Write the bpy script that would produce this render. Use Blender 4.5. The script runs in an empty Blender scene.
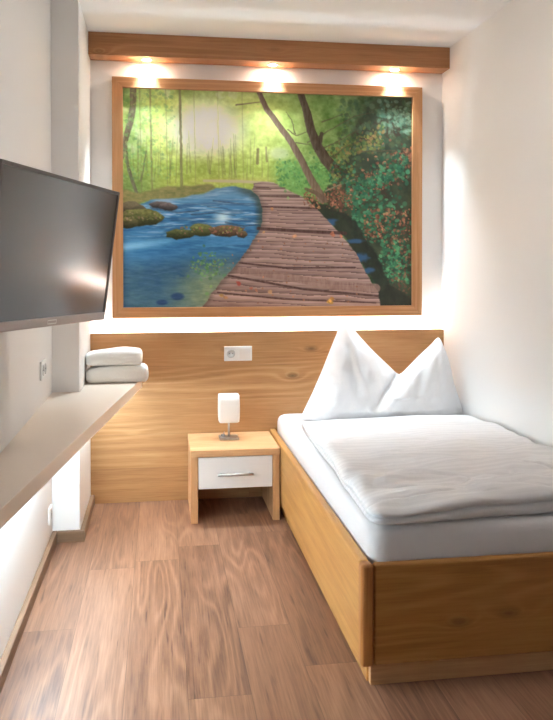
import bpy, bmesh, math, random
import numpy as np
from mathutils import Vector, noise, Matrix

random.seed(7)
S = bpy.context.scene
COL = S.collection

# ------------------------------------------------------------------ measures
XM = -0.011      # left wall
XP = 0.116       # right face of the pillar
YP = -0.615      # front face of the pillar
XR = 2.144       # right wall
H = 2.562        # ceiling
YF = -5.2        # wall behind the camera
HB = -0.05       # front face of the headboard panel

def lin(c):
    out = []
    for v in c:
        v = v / 255.0
        out.append(v / 12.92 if v <= 0.04045 else ((v + 0.055) / 1.055) ** 2.4)
    return tuple(out) + (1.0,)

# ------------------------------------------------------------------ node helper
class G:
    def __init__(s, name):
        s.mat = bpy.data.materials.new(name); s.mat.use_nodes = True
        s.nt = s.mat.node_tree; s.nt.nodes.clear()
        s.out = s.nt.nodes.new('ShaderNodeOutputMaterial')
        s.bsdf = s.nt.nodes.new('ShaderNodeBsdfPrincipled')
        s.nt.links.new(s.bsdf.outputs[0], s.out.inputs[0])
    def n(s, t, **kw):
        nd = s.nt.nodes.new(t)
        for k, v in kw.items(): setattr(nd, k, v)
        return nd
    def put(s, sock, v):
        if isinstance(v, bpy.types.NodeSocket): s.nt.links.new(v, sock)
        else: sock.default_value = v
    def m(s, op, a, b=0.0, c=0.0):
        nd = s.n('ShaderNodeMath', operation=op)
        s.put(nd.inputs[0], a); s.put(nd.inputs[1], b); s.put(nd.inputs[2], c)
        return nd.outputs[0]
    def vec(s, x, y, z):
        nd = s.n('ShaderNodeCombineXYZ')
        for i, v in enumerate((x, y, z)): s.put(nd.inputs[i], v)
        return nd.outputs[0]
    def obj(s):
        tc = s.n('ShaderNodeTexCoord'); sp = s.n('ShaderNodeSeparateXYZ')
        s.nt.links.new(tc.outputs['Object'], sp.inputs[0])
        return sp.outputs[0], sp.outputs[1], sp.outputs[2], tc.outputs['Object']
    def noise(s, v, scale, detail=3, rough=0.5, dist=0.0):
        nd = s.n('ShaderNodeTexNoise')
        s.put(nd.inputs['Vector'], v); nd.inputs['Scale'].default_value = scale
        nd.inputs['Detail'].default_value = detail; nd.inputs['Roughness'].default_value = rough
        nd.inputs['Distortion'].default_value = dist
        return nd.outputs[0]
    def white(s, v):
        nd = s.n('ShaderNodeTexWhiteNoise', noise_dimensions='3D'); s.put(nd.inputs[0], v)
        return nd.outputs[0]
    def ramp(s, f, stops):
        nd = s.n('ShaderNodeValToRGB'); s.put(nd.inputs[0], f)
        e = nd.color_ramp.elements
        while len(e) < len(stops): e.new(0.5)
        for i, (p, c) in enumerate(stops): e[i].position = p; e[i].color = c
        return nd.outputs[0]
    def mix(s, f, a, b, mode='MIX'):
        nd = s.n('ShaderNodeMix', data_type='RGBA', blend_type=mode)
        s.put(nd.inputs[0], f); s.put(nd.inputs[6], a); s.put(nd.inputs[7], b)
        return nd.outputs[2]
    def bump(s, h, strength, dist=0.01):
        nd = s.n('ShaderNodeBump'); nd.inputs['Strength'].default_value = strength
        nd.inputs['Distance'].default_value = dist
        s.put(nd.inputs['Height'], h); s.nt.links.new(nd.outputs[0], s.bsdf.inputs['Normal'])
    def base(s, c): s.put(s.bsdf.inputs['Base Color'], c)
    def rough(s, v): s.put(s.bsdf.inputs['Roughness'], v)

def wood(name, along, across, cols, board=None, F=14, K=1.6, rough=0.45, knots=0.0, gap=0.5,
         tone=0.12, spec=0.4, fib=0.35, seed=0.0, AL=0.5, ring=0.18, fleckw=1.2, LB=4.0):
    g = G(name); x, y, z, v = g.obj(); ax = {'x': x, 'y': y, 'z': z}
    A, B = ax[along], ax[across]
    Cc = ax[[k for k in 'xyz' if k not in (along, across)][0]]
    inf = g.n('ShaderNodeObjectInfo'); rnd = g.m('MULTIPLY', inf.outputs['Random'], 13.0)
    A0, B0 = A, B
    sd = g.m('ADD', rnd, seed); gapm = None
    if board:
        w, L = board
        bi = g.m('FLOOR', g.m('DIVIDE', B, w))
        off = g.m('MULTIPLY', g.white(g.vec(bi, 3.3, seed)), L)
        ai = g.m('FLOOR', g.m('DIVIDE', g.m('ADD', A, off), L))
        wn = g.white(g.vec(bi, ai, 1.7 + seed))
        sd = g.m('ADD', sd, g.m('MULTIPLY', wn, 31.0))
        fb = g.m('ABSOLUTE', g.m('SUBTRACT', g.m('FRACT', g.m('DIVIDE', B, w)), 0.5))
        fa = g.m('ABSOLUTE', g.m('SUBTRACT', g.m('FRACT', g.m('DIVIDE', g.m('ADD', A, off), L)), 0.5))
        gb = g.m('GREATER_THAN', fb, 0.5 - 0.0012 / w)
        ga = g.m('GREATER_THAN', fa, 0.5 - 0.0012 / L)
        gapm = g.m('MAXIMUM', gb, ga)
    As = g.m('ADD', A, sd); Bs = g.m('ADD', B, g.m('MULTIPLY', sd, 0.37))
    low = g.noise(g.vec(g.m('MULTIPLY', As, 1.1 * AL), g.m('MULTIPLY', Bs, LB), g.m('MULTIPLY', Cc, LB)), 1.0, 1, 0.4)
    f = g.m('ADD', g.m('MULTIPLY', Bs, F), g.m('MULTIPLY', low, K * 10))
    if knots:
        vo = g.n('ShaderNodeTexVoronoi', voronoi_dimensions='2D')
        g.put(vo.inputs['Vector'], g.vec(g.m('MULTIPLY', As, 2.2), g.m('MULTIPLY', Bs, 5.0), 0.0)); vo.inputs['Scale'].default_value = 1.0
        d = vo.outputs['Distance']
        sel = g.m('GREATER_THAN', g.white(vo.outputs['Position']), 0.45)
        infl = g.m('MULTIPLY', g.m('POWER', 2.718, g.m('MULTIPLY', d, -9.0)), sel)
        f = g.m('ADD', f, g.m('MULTIPLY', infl, 3.0))
    r = g.m('MULTIPLY_ADD', g.m('SINE', g.m('MULTIPLY', f, 6.283)), 0.5, 0.5)
    r = g.m('POWER', r, 2.2)
    patch = g.noise(g.vec(g.m('MULTIPLY', As, 0.9), g.m('MULTIPLY', Bs, 3.2), 4.4), 1.0, 1, 0.5)
    patch = g.m('MINIMUM', g.m('MAXIMUM', g.m('MULTIPLY', g.m('SUBTRACT', patch, 0.42), 5.0), 0.12), 1.0)
    r = g.m('MULTIPLY_ADD', g.m('SUBTRACT', r, 0.4), patch, 0.4)
    fibre = g.noise(g.vec(g.m('MULTIPLY', As, 5.0), g.m('MULTIPLY', Bs, 150.0), g.m('MULTIPLY', Cc, 150.0)), 1.0, 3, 0.6)
    mid = g.noise(g.vec(g.m('MULTIPLY', As, 1.5), g.m('MULTIPLY', Bs, 20.0), g.m('MULTIPLY', Cc, 20.0)), 1.0, 5, 0.62, 0.4)
    fleck = g.noise(g.vec(g.m('MULTIPLY', As, 4.5), g.m('MULTIPLY', Bs, 60.0), g.m('MULTIPLY', Cc, 60.0)), 1.0, 2, 0.5)
    fleck = g.m('MULTIPLY', g.m('MAXIMUM', g.m('SUBTRACT', fleck, 0.60), 0.0), fleckw)
    mid = g.m('SUBTRACT', mid, fleck)
    t = g.m('ADD', g.m('MULTIPLY', r, ring), g.m('ADD', g.m('MULTIPLY', fibre, fib), g.m('MULTIPLY', mid, 0.5)))
    t = g.m('SUBTRACT', t, 0.5 * (ring + fib - 0.5) - 0.0)
    if board: t = g.m('ADD', t, g.m('MULTIPLY', g.m('SUBTRACT', wn, 0.5), tone))
    c = g.ramp(t, [(0.25, lin(cols[0])), (0.5, lin(cols[1])), (0.75, lin(cols[2]))])
    if knots:
        kd = g.m('MULTIPLY', g.m('SUBTRACT', 1.0, g.m('MINIMUM', g.m('MULTIPLY', d, 9.0), 1.0)), sel)
        kd = g.m('MULTIPLY', kd, knots)
        c = g.mix(kd, c, lin([q * 0.5 for q in cols[0]]))
    if gapm is not None: c = g.mix(g.m('MULTIPLY', gapm, gap), c, lin([q * 0.45 for q in cols[0]]))
    g.base(c); g.rough(g.m('ADD', rough, g.m('MULTIPLY', fibre, 0.12)))
    g.bsdf.inputs['Specular IOR Level'].default_value = spec
    g.bump(t, 0.06, 0.004)
    return g.mat

def plain(name, c, rough=0.5, metal=0.0, bumpsc=None, bumpst=0.05, spec=0.5, var=0.0):
    g = G(name)
    x, y, z, v = g.obj()
    if var:
        nn = g.noise(v, 3.0, 3)
        g.base(g.mix(nn, lin([q * (1 - var) for q in c]), lin(c)))
    else:
        g.base(lin(c))
    g.rough(rough); g.bsdf.inputs['Metallic'].default_value = metal
    g.bsdf.inputs['Specular IOR Level'].default_value = spec
    if bumpsc: g.bump(g.noise(v, bumpsc, 4), bumpst, 0.003)
    return g.mat

def glow(name, c, strength):
    g = G(name); g.base((0.8, 0.8, 0.8, 1)); g.bsdf.inputs['Emission Color'].default_value = c
    g.bsdf.inputs['Emission Strength'].default_value = strength
    return g.mat

OAK = [(178, 126, 80), (204, 154, 106), (220, 176, 130)]
OAKB = [(164, 108, 50), (192, 138, 76), (210, 160, 96)]
M = {}
M['floor'] = wood('laminate_floor', 'y', 'x', [(90, 58, 41), (138, 97, 72), (166, 124, 96)], board=(0.192, 1.28), F=5, K=0.95, LB=7.5, fleckw=2.2, rough=0.38, gap=0.4, tone=0.16, spec=0.45, seed=2.0, fib=0.45, AL=0.8, ring=0.15)
M['oak_hb'] = wood('oak_headboard', 'x', 'z', [(158, 110, 66), (190, 142, 94), (208, 166, 118)], board=(0.187, 2.9), F=16, K=0.9, rough=0.42, knots=0.75, gap=0.22, tone=0.14, seed=5.0)
M['oak_x'] = wood('oak_grain_x', 'x', 'z', OAK, F=18, K=0.7, rough=0.42, knots=0.3)
M['oak_frame_h'] = wood('oak_frame_horizontal', 'x', 'z', [(174, 116, 72), (198, 144, 98), (214, 166, 118)], F=40, K=0.4, rough=0.4)
M['oak_frame_v'] = wood('oak_frame_vertical', 'z', 'x', [(174, 116, 72), (198, 144, 98), (214, 166, 118)], F=40, K=0.4, rough=0.4)
M['oak_beam'] = wood('oak_beam', 'x', 'z', [(146, 98, 60), (174, 122, 80), (192, 142, 98)], F=18, K=0.7, rough=0.42, knots=0.2)
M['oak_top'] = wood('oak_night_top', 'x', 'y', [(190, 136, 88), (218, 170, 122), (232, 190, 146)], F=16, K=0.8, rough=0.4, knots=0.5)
M['oak_v'] = wood('oak_grain_z', 'z', 'x', OAK, F=14, K=0.7, rough=0.42)
M['oak_side'] = wood('oak_grain_side', 'z', 'y', OAK, F=12, K=0.7, rough=0.42)
M['oak_rail'] = wood('oak_bed_rail', 'y', 'z', OAKB, F=16, K=0.8, rough=0.4, knots=0.35, seed=3.0)
M['oak_foot_shaded'] = wood('oak_bed_foot_shaded', 'x', 'z', [(146, 92, 38), (174, 118, 56), (192, 138, 74)], board=(0.36, 3.2), F=10, K=1.3, rough=0.4, knots=0.6, gap=0.0, seed=11.3)  # rail's oak made browner and darker, with the foot's dimmer light put in
M['oak_post'] = wood('oak_bed_post', 'z', 'x', [(150, 92, 46), (184, 122, 66), (205, 148, 88)], F=40, K=0.4, rough=0.4)
M['wall'] = plain('painted_wall', (243, 240, 237), 0.9, bumpsc=60, bumpst=0.08, spec=0.2)
M['ceil'] = plain('painted_ceiling', (244, 242, 240), 0.95, bumpsc=60, bumpst=0.06, spec=0.2)
M['shelf'] = plain('cream_laminate', (236, 220, 204), 0.35, spec=0.4)
M['base'] = wood('baseboard_wood', 'y', 'z', [(104, 78, 58), (132, 102, 78), (150, 120, 94)], F=10, K=0.4, rough=0.45)
M['basex'] = wood('baseboard_wood_across', 'x', 'z', [(104, 78, 58), (132, 102, 78), (150, 120, 94)], F=10, K=0.4, rough=0.45)
M['white'] = plain('white_lacquer', (238, 232, 226), 0.35)
M['plastic'] = plain('white_plastic', (240, 238, 234), 0.35)
M['grey'] = plain('grey_plastic', (150, 146, 142), 0.5)
M['socket'] = plain('socket_plastic', (205, 202, 198), 0.4)
M['bezel_low'] = plain('grey_bezel_lightened', (186, 174, 166), 0.4, metal=0.1)  # light grey raised further, so the colour carries the bar's reflection
M['dark'] = plain('dark_plastic', (22, 20, 20), 0.4)
M['bezel'] = plain('anthracite_bezel', (100, 92, 88), 0.38, metal=0.15)
M['chrome'] = plain('brushed_steel', (186, 182, 178), 0.34, metal=0.9)
M['silver'] = plain('silver_print', (226, 222, 216), 0.4)

def screen_mat():
    g = G('television_glass'); g.base(lin((66, 56, 52))); g.rough(0.14)
    g.bsdf.inputs['Specular IOR Level'].default_value = 0.9
    g.bsdf.inputs['Coat Weight'].default_value = 0.25; g.bsdf.inputs['Coat Roughness'].default_value = 0.12
    return g.mat
M['screen'] = screen_mat()

def fabric(name, c, stripes=False, sheen=0.2, weave=900, fluff=0.0):
    g = G(name); x, y, z, v = g.obj()
    if stripes:
        s_ = g.m('MULTIPLY_ADD', g.m('SINE', g.m('MULTIPLY', y, 2 * math.pi / 0.034)), 3.0, 0.5)
        s_ = g.m('MINIMUM', g.m('MAXIMUM', s_, 0.0), 1.0)
        g.base(g.mix(s_, lin(c), lin([q * 0.972 for q in c])))
        g.rough(g.m('ADD', 0.72, g.m('MULTIPLY', s_, 0.15)))
    else:
        g.base(lin(c)); g.rough(0.88)
    g.bsdf.inputs['Sheen Weight'].default_value = sheen
    g.bsdf.inputs['Specular IOR Level'].default_value = 0.25
    h = g.noise(v, 14.0, 4, 0.55)
    h2 = g.noise(v, 420.0 if not fluff else 190.0, 2, 0.6)
    g.bump(g.m('ADD', h, g.m('MULTIPLY', h2, 0.10 + fluff)), 0.35, 0.008)
    return g.mat
M['sheet'] = fabric('white_sheet', (228, 223, 222))
M['duvet'] = fabric('white_duvet_cover', (236, 232, 231), stripes=True)
M['pillow'] = fabric('white_pillow_cover', (238, 236, 236))
M['towel'] = fabric('white_terry', (246, 243, 238), fluff=0.5)
def shade_mat():
    g = G('frosted_lamp_shade'); g.base(lin((244, 238, 232))); g.rough(0.4)
    g.bsdf.inputs['Subsurface Weight'].default_value = 0.3
    g.bsdf.inputs['Subsurface Radius'].default_value = (0.02, 0.02, 0.02)
    return g.mat
M['shade'] = shade_mat()
M['led'] = glow('led_strip', (0.74, 0.89, 1.0, 1), 66.0)
M['led2'] = glow('led_strip_shelf', (0.64, 0.85, 1.0, 1), 36.0)
M['bulb'] = glow('spot_bulb', (1.0, 0.9, 0.78, 1), 60.0)
M['added_lampglow'] = glow('added_lamp_glass', (0.97, 0.95, 0.94, 1), 4.5)  # glow of the added lamp above the view

# ------------------------------------------------------------------ mesh helpers
def link(name, bm, mat, parent=None, smooth=False, loc=None):
    me = bpy.data.meshes.new(name); bmesh.ops.recalc_face_normals(bm, faces=bm.faces[:])
    bm.to_mesh(me); bm.free()
    o = bpy.data.objects.new(name, me); COL.objects.link(o)
    if mat: me.materials.append(mat)
    if smooth:
        for p in me.polygons: p.use_smooth = True
    if parent: o.parent = parent
    if loc: o.location = loc
    return o

def box(bm, a, b, bev=0.0, seg=2, edges=None):
    r = bmesh.ops.create_cube(bm, size=1.0)
    vs = r['verts']
    for v in vs:
        v.co = Vector([(a[i] + b[i]) / 2 + v.co[i] * (b[i] - a[i]) for i in range(3)])
    if bev > 0:
        es = list({e for v in vs for e in v.link_edges})
        if edges: es = [e for e in es if edges(e)]
        bmesh.ops.bevel(bm, geom=es, offset=bev, segments=seg, profile=0.5, affect='EDGES')

def boxo(name, a, b, mat, parent=None, bev=0.0, seg=2, edges=None):
    bm = bmesh.new(); box(bm, a, b, bev, seg, edges); return link(name, bm, mat, parent)

def cyl(bm, p, q, r, seg=20, r2=None):
    p, q = Vector(p), Vector(q); d = q - p
    rot = d.to_track_quat('Z', 'Y').to_matrix().to_4x4()
    bmesh.ops.create_cone(bm, cap_ends=True, segments=seg, radius1=r, radius2=r if r2 is None else r2,
                          depth=d.length, matrix=Matrix.Translation((p + q) / 2) @ rot)

def tube(bm, pts, r, seg=10):
    rings = []
    pts = [Vector(p) for p in pts]
    for i, p in enumerate(pts):
        d = (pts[min(i + 1, len(pts) - 1)] - pts[max(i - 1, 0)]).normalized()
        q = d.to_track_quat('Z', 'Y')
        rings.append([bm.verts.new(p + q @ Vector((r * math.cos(2 * math.pi * k / seg), r * math.sin(2 * math.pi * k / seg), 0))) for k in range(seg)])
    for a, b in zip(rings, rings[1:]):
        for k in range(seg): bm.faces.new((a[k], a[(k + 1) % seg], b[(k + 1) % seg], b[k]))
    bm.faces.new(rings[0]); bm.faces.new(rings[-1])

def thing(name, label, cat, loc=(0, 0, 0), group=None):
    o = bpy.data.objects.new(name, None); COL.objects.link(o); o.empty_display_size = 0.05
    o.location = loc; tag(o, label, cat, group); return o

def tag(o, label, cat, group=None):
    o['label'] = label; o['category'] = cat
    if group: o['group'] = group
    return o

def struct(o): o['kind'] = 'structure'; return o

# ------------------------------------------------------------------ room shell
T = 0.1
struct(boxo('floor', (XM - T, YF - T, -0.1), (XR + T, 0.1, 0), M['floor']))
struct(boxo('ceiling', (XM - T, YF - T, H), (XR + T, 0.1, H + 0.1), M['ceil']))
struct(boxo('wall_left', (XM - T, YF, 0), (XM, 0, H), M['wall']))
struct(boxo('wall_pillar', (XM, YP, 0), (XP, 0, H), M['wall'], bev=0.004, edges=lambda e: all(abs(v.co.x - XP) < 1e-4 and abs(v.co.y - YP) < 1e-4 for v in e.verts)))
struct(boxo('wall_right', (XR, YF, 0), (XR + T, 0, H), M['wall']))
struct(boxo('wall_back', (XM - T, 0, 0), (XR + T, 0.1, H), M['wall']))
struct(boxo('wall_front', (XM - T, YF - T, 0), (XR + T, YF, H), M['wall']))
topf = lambda z: (lambda e: all(abs(v.co.z - z) < 1e-4 for v in e.verts))
bb = 0.023; bh = 0.052
struct(boxo('baseboard_left', (XM, YF, 0), (XM + bb, YP, bh), M['base'], bev=0.004, edges=topf(bh)))
bm = bmesh.new(); box(bm, (XM + bb, YP - bb, 0), (XP + bb, YP, bh), 0.004, 2, topf(bh))
struct(link('baseboard_pillar_front', bm, M['basex']))
struct(boxo('baseboard_pillar_side', (XP, YP, 0), (XP + bb, HB - 0.001, bh), M['base'], bev=0.004, edges=topf(bh)))
struct(boxo('baseboard_right', (XR - bb, YF, 0), (XR, -2.2, bh), M['base'], bev=0.004, edges=topf(bh)))

# ------------------------------------------------------------------ headboard panel with LED strip behind
HZ = 0.937
hb = thing('headboard_panel', 'wide knotty oak wall panel behind bed and nightstand, lit from behind', 'headboard', (XP, HB, 0))
def loc_box(name, root, a, b, mat, **k):
    l = root.location
    return boxo(name, [a[i] - l[i] for i in range(3)], [b[i] - l[i] for i in range(3)], mat, root, **k)
SEAM = 0.640
loc_box('panel', hb, (XP + 0.001, HB, 0.0), (XR - 0.004, HB + 0.019, HZ), M['oak_hb'], bev=0.0015)
loc_box('batten', hb, (XP + 0.01, HB + 0.019, 0.80), (XR - 0.01, -0.001, 0.84), M['oak_x'])
led = loc_box('light_strip', hb, (XP + 0.03, -0.024, 0.875), (XR - 0.03, -0.010, 0.885), M['led'])
led['label'] = 'glowing strip of light behind the panel edge'

# ------------------------------------------------------------------ ceiling beam with three spots
beam = thing('wooden_beam', 'long oak beam under the ceiling above the picture, with three downlights', 'beam', (XP, -0.06, 2.438))
BY = -0.126
loc_box('beam_board', beam, (XP + 0.001, BY, 2.440), (XR - 0.001, -0.001, H - 0.001), M['oak_beam'], bev=0.002)
SP = [0.425, 1.125, 1.835]
for i, sx in enumerate(SP):
    bm = bmesh.new(); n = 28; l = beam.location
    prof = [(0.024, 0.0), (0.029, 0.0), (0.029, -0.004), (0.024, -0.005), (0.021, -0.001)]
    rings = [[bm.verts.new((sx - l.x + r * math.cos(2 * math.pi * k / n), -0.062 - l.y + r * math.sin(2 * math.pi * k / n), 2.4399 + dz - l.z)) for k in range(n)] for r, dz in prof]
    rings.append(rings[0])
    for a, b in zip(rings, rings[1:]):
        for k in range(n): bm.faces.new((a[k], a[(k + 1) % n], b[(k + 1) % n], b[k]))
    d = link('downlight', bm, M['chrome'], beam, True)
    bm = bmesh.new(); cyl(bm, (sx - l.x, -0.062 - l.y, 2.4395 - l.z), (sx - l.x, -0.062 - l.y, 2.437 - l.z), 0.021, 28)
    link('bulb', bm, M['bulb'], d)
    ld = bpy.data.lights.new('downlight_lamp', 'SPOT'); ld.energy = 19.0; ld.color = (0.75, 0.90, 1.0)
    ld.spot_size = math.radians(74); ld.spot_blend = 1.0; ld.shadow_soft_size = 0.02
    lo = bpy.data.objects.new('downlight_lamp', ld); COL.objects.link(lo)
    lo.location = (sx, -0.062, 2.428); lo.rotation_euler = (math.radians(-4), 0, 0)

# ------------------------------------------------------------------ the picture
px0, px1, pz0, pz1 = 0.236, 2.006, 1.018, 2.345
PY = -0.05; FW = 0.058
pic = thing('framed_picture', 'large oak-framed forest picture of a boardwalk beside a blue stream', 'picture', ((px0 + px1) / 2, -0.001, pz0))
def mitre(name, pts, mat):
    bm = bmesh.new(); l = pic.location
    f = [bm.verts.new((x - l.x, PY - l.y, z - l.z)) for x, z in pts]
    b = [bm.verts.new((x - l.x, -0.002 - l.y, z - l.z)) for x, z in pts]
    bm.faces.new(f); bm.faces.new(b)
    for k in range(4): bm.faces.new((f[k], f[(k + 1) % 4], b[(k + 1) % 4], b[k]))
    bmesh.ops.bevel(bm, geom=bm.edges[:], offset=0.0015, segments=2, affect='EDGES')
    return link(name, bm, mat, pic)
o4 = [(px0, pz0), (px1, pz0), (px1, pz1), (px0, pz1)]
i4 = [(px0 + FW, pz0 + FW), (px1 - FW, pz0 + FW), (px1 - FW, pz1 - FW), (px0 + FW, pz1 - FW)]
for k in range(4):
    mitre('frame_rail' if k % 2 == 0 else 'frame_stile', [o4[k], o4[(k + 1) % 4], i4[(k + 1) % 4], i4[k]], M['oak_frame_h'] if k % 2 == 0 else M['oak_frame_v'])

def paint(NX, NY):
    """colours of the printed forest scene, in print units: x 123..412, y 86..308"""
    rs = np.random.RandomState(4)
    U, V = np.meshgrid(np.linspace(0, 1, NX), np.linspace(0, 1, NY))
    X = 123 + U * 288.5; yt = 86 + 9 * U; Y = yt + V * (308.5 - 1.5 * U - yt)
    def vn(sx, sy, seed):
        r = np.random.RandomState(seed); g = r.rand(400, 400)
        a = (X - 100) / sx; b = (Y - 60) / sy
        ia, ib = np.floor(a).astype(int), np.floor(b).astype(int); fa, fb = a - ia, b - ib
        fa = fa * fa * (3 - 2 * fa); fb = fb * fb * (3 - 2 * fb)
        G_ = lambda i, j: g[j % 400, i % 400]
        return (G_(ia, ib) * (1 - fa) + G_(ia + 1, ib) * fa) * (1 - fb) + (G_(ia, ib + 1) * (1 - fa) + G_(ia + 1, ib + 1) * fa) * fb
    def fbm(sx, sy, seed, o=4):
        t = 0; w = 1; ws = 0
        for k in range(o): t = t + w * vn(sx / 2 ** k, sy / 2 ** k, seed + k); ws += w; w *= .6
        return t / ws
    img = np.zeros((NY, NX, 3))
    C_ = lambda c: np.array(c, float)
    ss = lambda a, b, t: (lambda q: q * q * (3 - 2 * q))(np.clip((t - a) / (b - a), 0, 1))
    def over(m, c):
        nonlocal img
        c = C_(c) if not isinstance(c, np.ndarray) else c
        img = img * (1 - m[..., None]) + c * m[..., None]
    def lerp(a, b, t): return C_(a) * (1 - t[..., None]) + C_(b) * t[..., None]
    def lerp2(a, b, t): return a * (1 - t[..., None]) + b * t[..., None]
    def inpoly(pts, wx=0, wy=0, seed=50, soft=1.2):
        x = X + (fbm(9, 9, seed) - .5) * wx * 2; y = Y + (fbm(9, 9, seed + 9) - .5) * wy * 2
        ins = np.zeros(X.shape, bool); dm = np.full(X.shape, 1e9)
        for (x1, y1), (x2, y2) in zip(pts, pts[1:] + pts[:1]):
            c = ((y1 > y) != (y2 > y)) & (x < (x2 - x1) * (y - y1) / ((y2 - y1) or 1e-9) + x1); ins ^= c
            L = (x2 - x1) ** 2 + (y2 - y1) ** 2
            t = np.clip(((x - x1) * (x2 - x1) + (y - y1) * (y2 - y1)) / max(L, 1e-9), 0, 1)
            dm = np.minimum(dm, np.hypot(x - x1 - t * (x2 - x1), y - y1 - t * (y2 - y1)))
        sd = np.where(ins, dm, -dm)
        return ss(-soft / 2, soft / 2, sd), sd
    def stroke(pts, w0, w1, c, a=1.0, rag=0.6, seed=70, lit=0.0):
        x = X + (fbm(5, 5, seed) - .5) * rag * 2; y = Y
        best = np.full(X.shape, 1e9); wd = np.full(X.shape, w0 * 1.0); side = np.zeros(X.shape)
        n = len(pts) - 1
        for k in range(n):
            (x1, y1), (x2, y2) = pts[k], pts[k + 1]; L = (x2 - x1) ** 2 + (y2 - y1) ** 2
            t = np.clip(((x - x1) * (x2 - x1) + (y - y1) * (y2 - y1)) / L, 0, 1)
            d = np.hypot(x - x1 - t * (x2 - x1), y - y1 - t * (y2 - y1))
            m = d < best; best = np.where(m, d, best)
            wd = np.where(m, w0 + (w1 - w0) * (k + t) / n, wd); side = np.where(m, x - x1 - t * (x2 - x1), side)
        m = ss(.5, -.5, best - wd / 2) * a
        bark = (fbm(1.6, 7, seed + 3) - .5) * 50 - side / np.maximum(wd, .5) * lit
        over(m, C_(c) + bark[..., None])
    def leaves(n, region, cols, smin, smax, a=.75, seed=0):
        r = np.random.RandomState(900 + seed); sxp = (NX - 1) / 288.5; syp = (NY - 1) / 218.0
        k = 0
        while k < n:
            x, y = region(r)
            c = C_(cols[r.randint(len(cols))]) * (0.8 + .4 * r.rand()); s = smin + (smax - smin) * r.rand()
            asp = .45 + .5 * r.rand(); th = r.rand() * 3.14
            u = (x - 123) / 288.5; ytt = 86 + 9 * u; v = (y - ytt) / (308.5 - 1.5 * u - ytt)
            ci, cj = int(u * (NX - 1)), int(v * (NY - 1)); R = int(s * sxp) + 2
            j0, j1, i0, i1 = max(cj - R, 0), min(cj + R + 1, NY), max(ci - R, 0), min(ci + R + 1, NX)
            k += 1
            if j0 >= j1 or i0 >= i1: continue
            dx = X[j0:j1, i0:i1] - x; dy = Y[j0:j1, i0:i1] - y
            p = dx * math.cos(th) + dy * math.sin(th); q = -dx * math.sin(th) + dy * math.cos(th)
            m = (ss(1.15, .75, np.hypot(p / s, q / (s * asp))) * a)[..., None]
            img[j0:j1, i0:i1] = img[j0:j1, i0:i1] * (1 - m) + c * m
    # --- woodland light
    d = np.hypot((X - 203) / 1.25, Y - 128)
    base = lerp((250, 252, 232), (200, 216, 108), ss(4, 40, d)); base = lerp2(base, C_((166, 192, 84)) + 0 * base, ss(38, 90, d))
    img = base
    over(ss(40, 0, X - 123) * .62, (110, 160, 86))
    over(ss(262, 330, X) * .85, (98, 134, 64)); over(ss(325, 372, X) * .92, (54, 74, 52))
    over(ss(104, 88, Y) * .45 * ss(150, 190, X), (96, 120, 66))
    n1 = fbm(14, 10, 11); n2 = fbm(4, 4, 21)
    img += ((n1 - .5) * 74)[..., None] * C_((1, .85, .8)) + ((n2 - .5) * 52)[..., None]
    over(ss(40, 6, d) * .85, (250, 253, 240))
    over(ss(.6, .78, fbm(11, 16, 31)) * .5 * ss(250, 220, X) * ss(165, 150, Y), (214, 222, 182))
    # forest floor, far
    g_ = ss(148, 168, Y) * ss(300, 250, X) * .75
    over(g_, (156, 180, 62)); over(ss(165, 185, Y) * ss(300, 235, X) * .45, (172, 176, 66))
    over(ss(150, 170, Y) * ss(262, 285, X) * ss(345, 315, X) * .75, (88, 150, 66))
    over(ss(150, 190, Y) * ss(175, 130, X) * .65, (86, 122, 64))
    img += ((fbm(3, 2.4, 41) - .5) * 60 * ss(120, 165, Y))[..., None]
    over(ss(30, 4, d) * .7, (250, 252, 240))
    # far thin trunks
    r = np.random.RandomState(3)
    for k in range(34):
        x = 128 + r.rand() * 140; y0 = 128 + r.rand() * 30; y1 = 168 + r.rand() * 16
        stroke([(x, y0), (x + r.randn() * 2, y1)], .5, .9 + r.rand() * .8, (112, 112, 62), .38, seed=100 + k)
    for x, w, a in ((150, 1.6, .65), (178.5, 2.2, .8), (165, .9, .4), (192, .8, .35), (140, 1.0, .5), (215, .8, .3), (239, .9, .3)):
        stroke([(x - 1, 86), (x, 140), (x + 1, 196)], w, w * 1.3, (122, 118, 70), a, seed=int(x))
    stroke([(254, 148), (253.5, 162)], 2.6, 3.0, (108, 96, 60), .7, seed=7); stroke([(262, 146), (263, 160)], 1.8, 2.2, (120, 110, 70), .6, seed=8)
    over(ss(9, 3, np.hypot((X - 275) / 1.6, Y - 152)) * .6, (196, 208, 170))
    # left trunks
    stroke([(133, 84), (133, 104), (130, 122), (125, 140), (122, 156)], 6.5, 5, (104, 92, 74), .95, seed=61, lit=22)
    stroke([(125, 140), (128, 165), (134, 186), (138, 198)], 3, 3.6, (98, 92, 72), .9, seed=62, lit=20)
    stroke([(145, 150), (142, 172), (140, 180)], 1.5, 2, (100, 96, 66), .7, seed=63)
    leaves(420, lambda r: (123 + r.rand() ** 1.3 * 50, 88 + r.rand() * 90), [(130, 176, 88), (96, 150, 80), (160, 196, 104), (82, 132, 76)], .8, 2.2, .3, 1)
    # bank on the left
    m, _ = inpoly([(120, 188), (140, 192), (165, 186), (190, 184), (208, 183), (213, 187), (206, 192), (180, 198), (160, 199), (140, 202), (120, 210)], 2, 2, 33, 3)
    over(m, lerp((96, 104, 50), (160, 140, 84), fbm(4, 2, 77)))
    over(ss(5, 0, np.abs(Y - (180.5 - (X - 205) * .02))) * ss(172, 215, X) * ss(285, 250, X) * .5, (196, 190, 96))
    m, _ = inpoly([(200, 178.5), (236, 179), (270, 181), (270, 184), (236, 182), (200, 181)], .4, .4, 35, 1)
    over(m * .85, (186, 172, 136))
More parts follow.
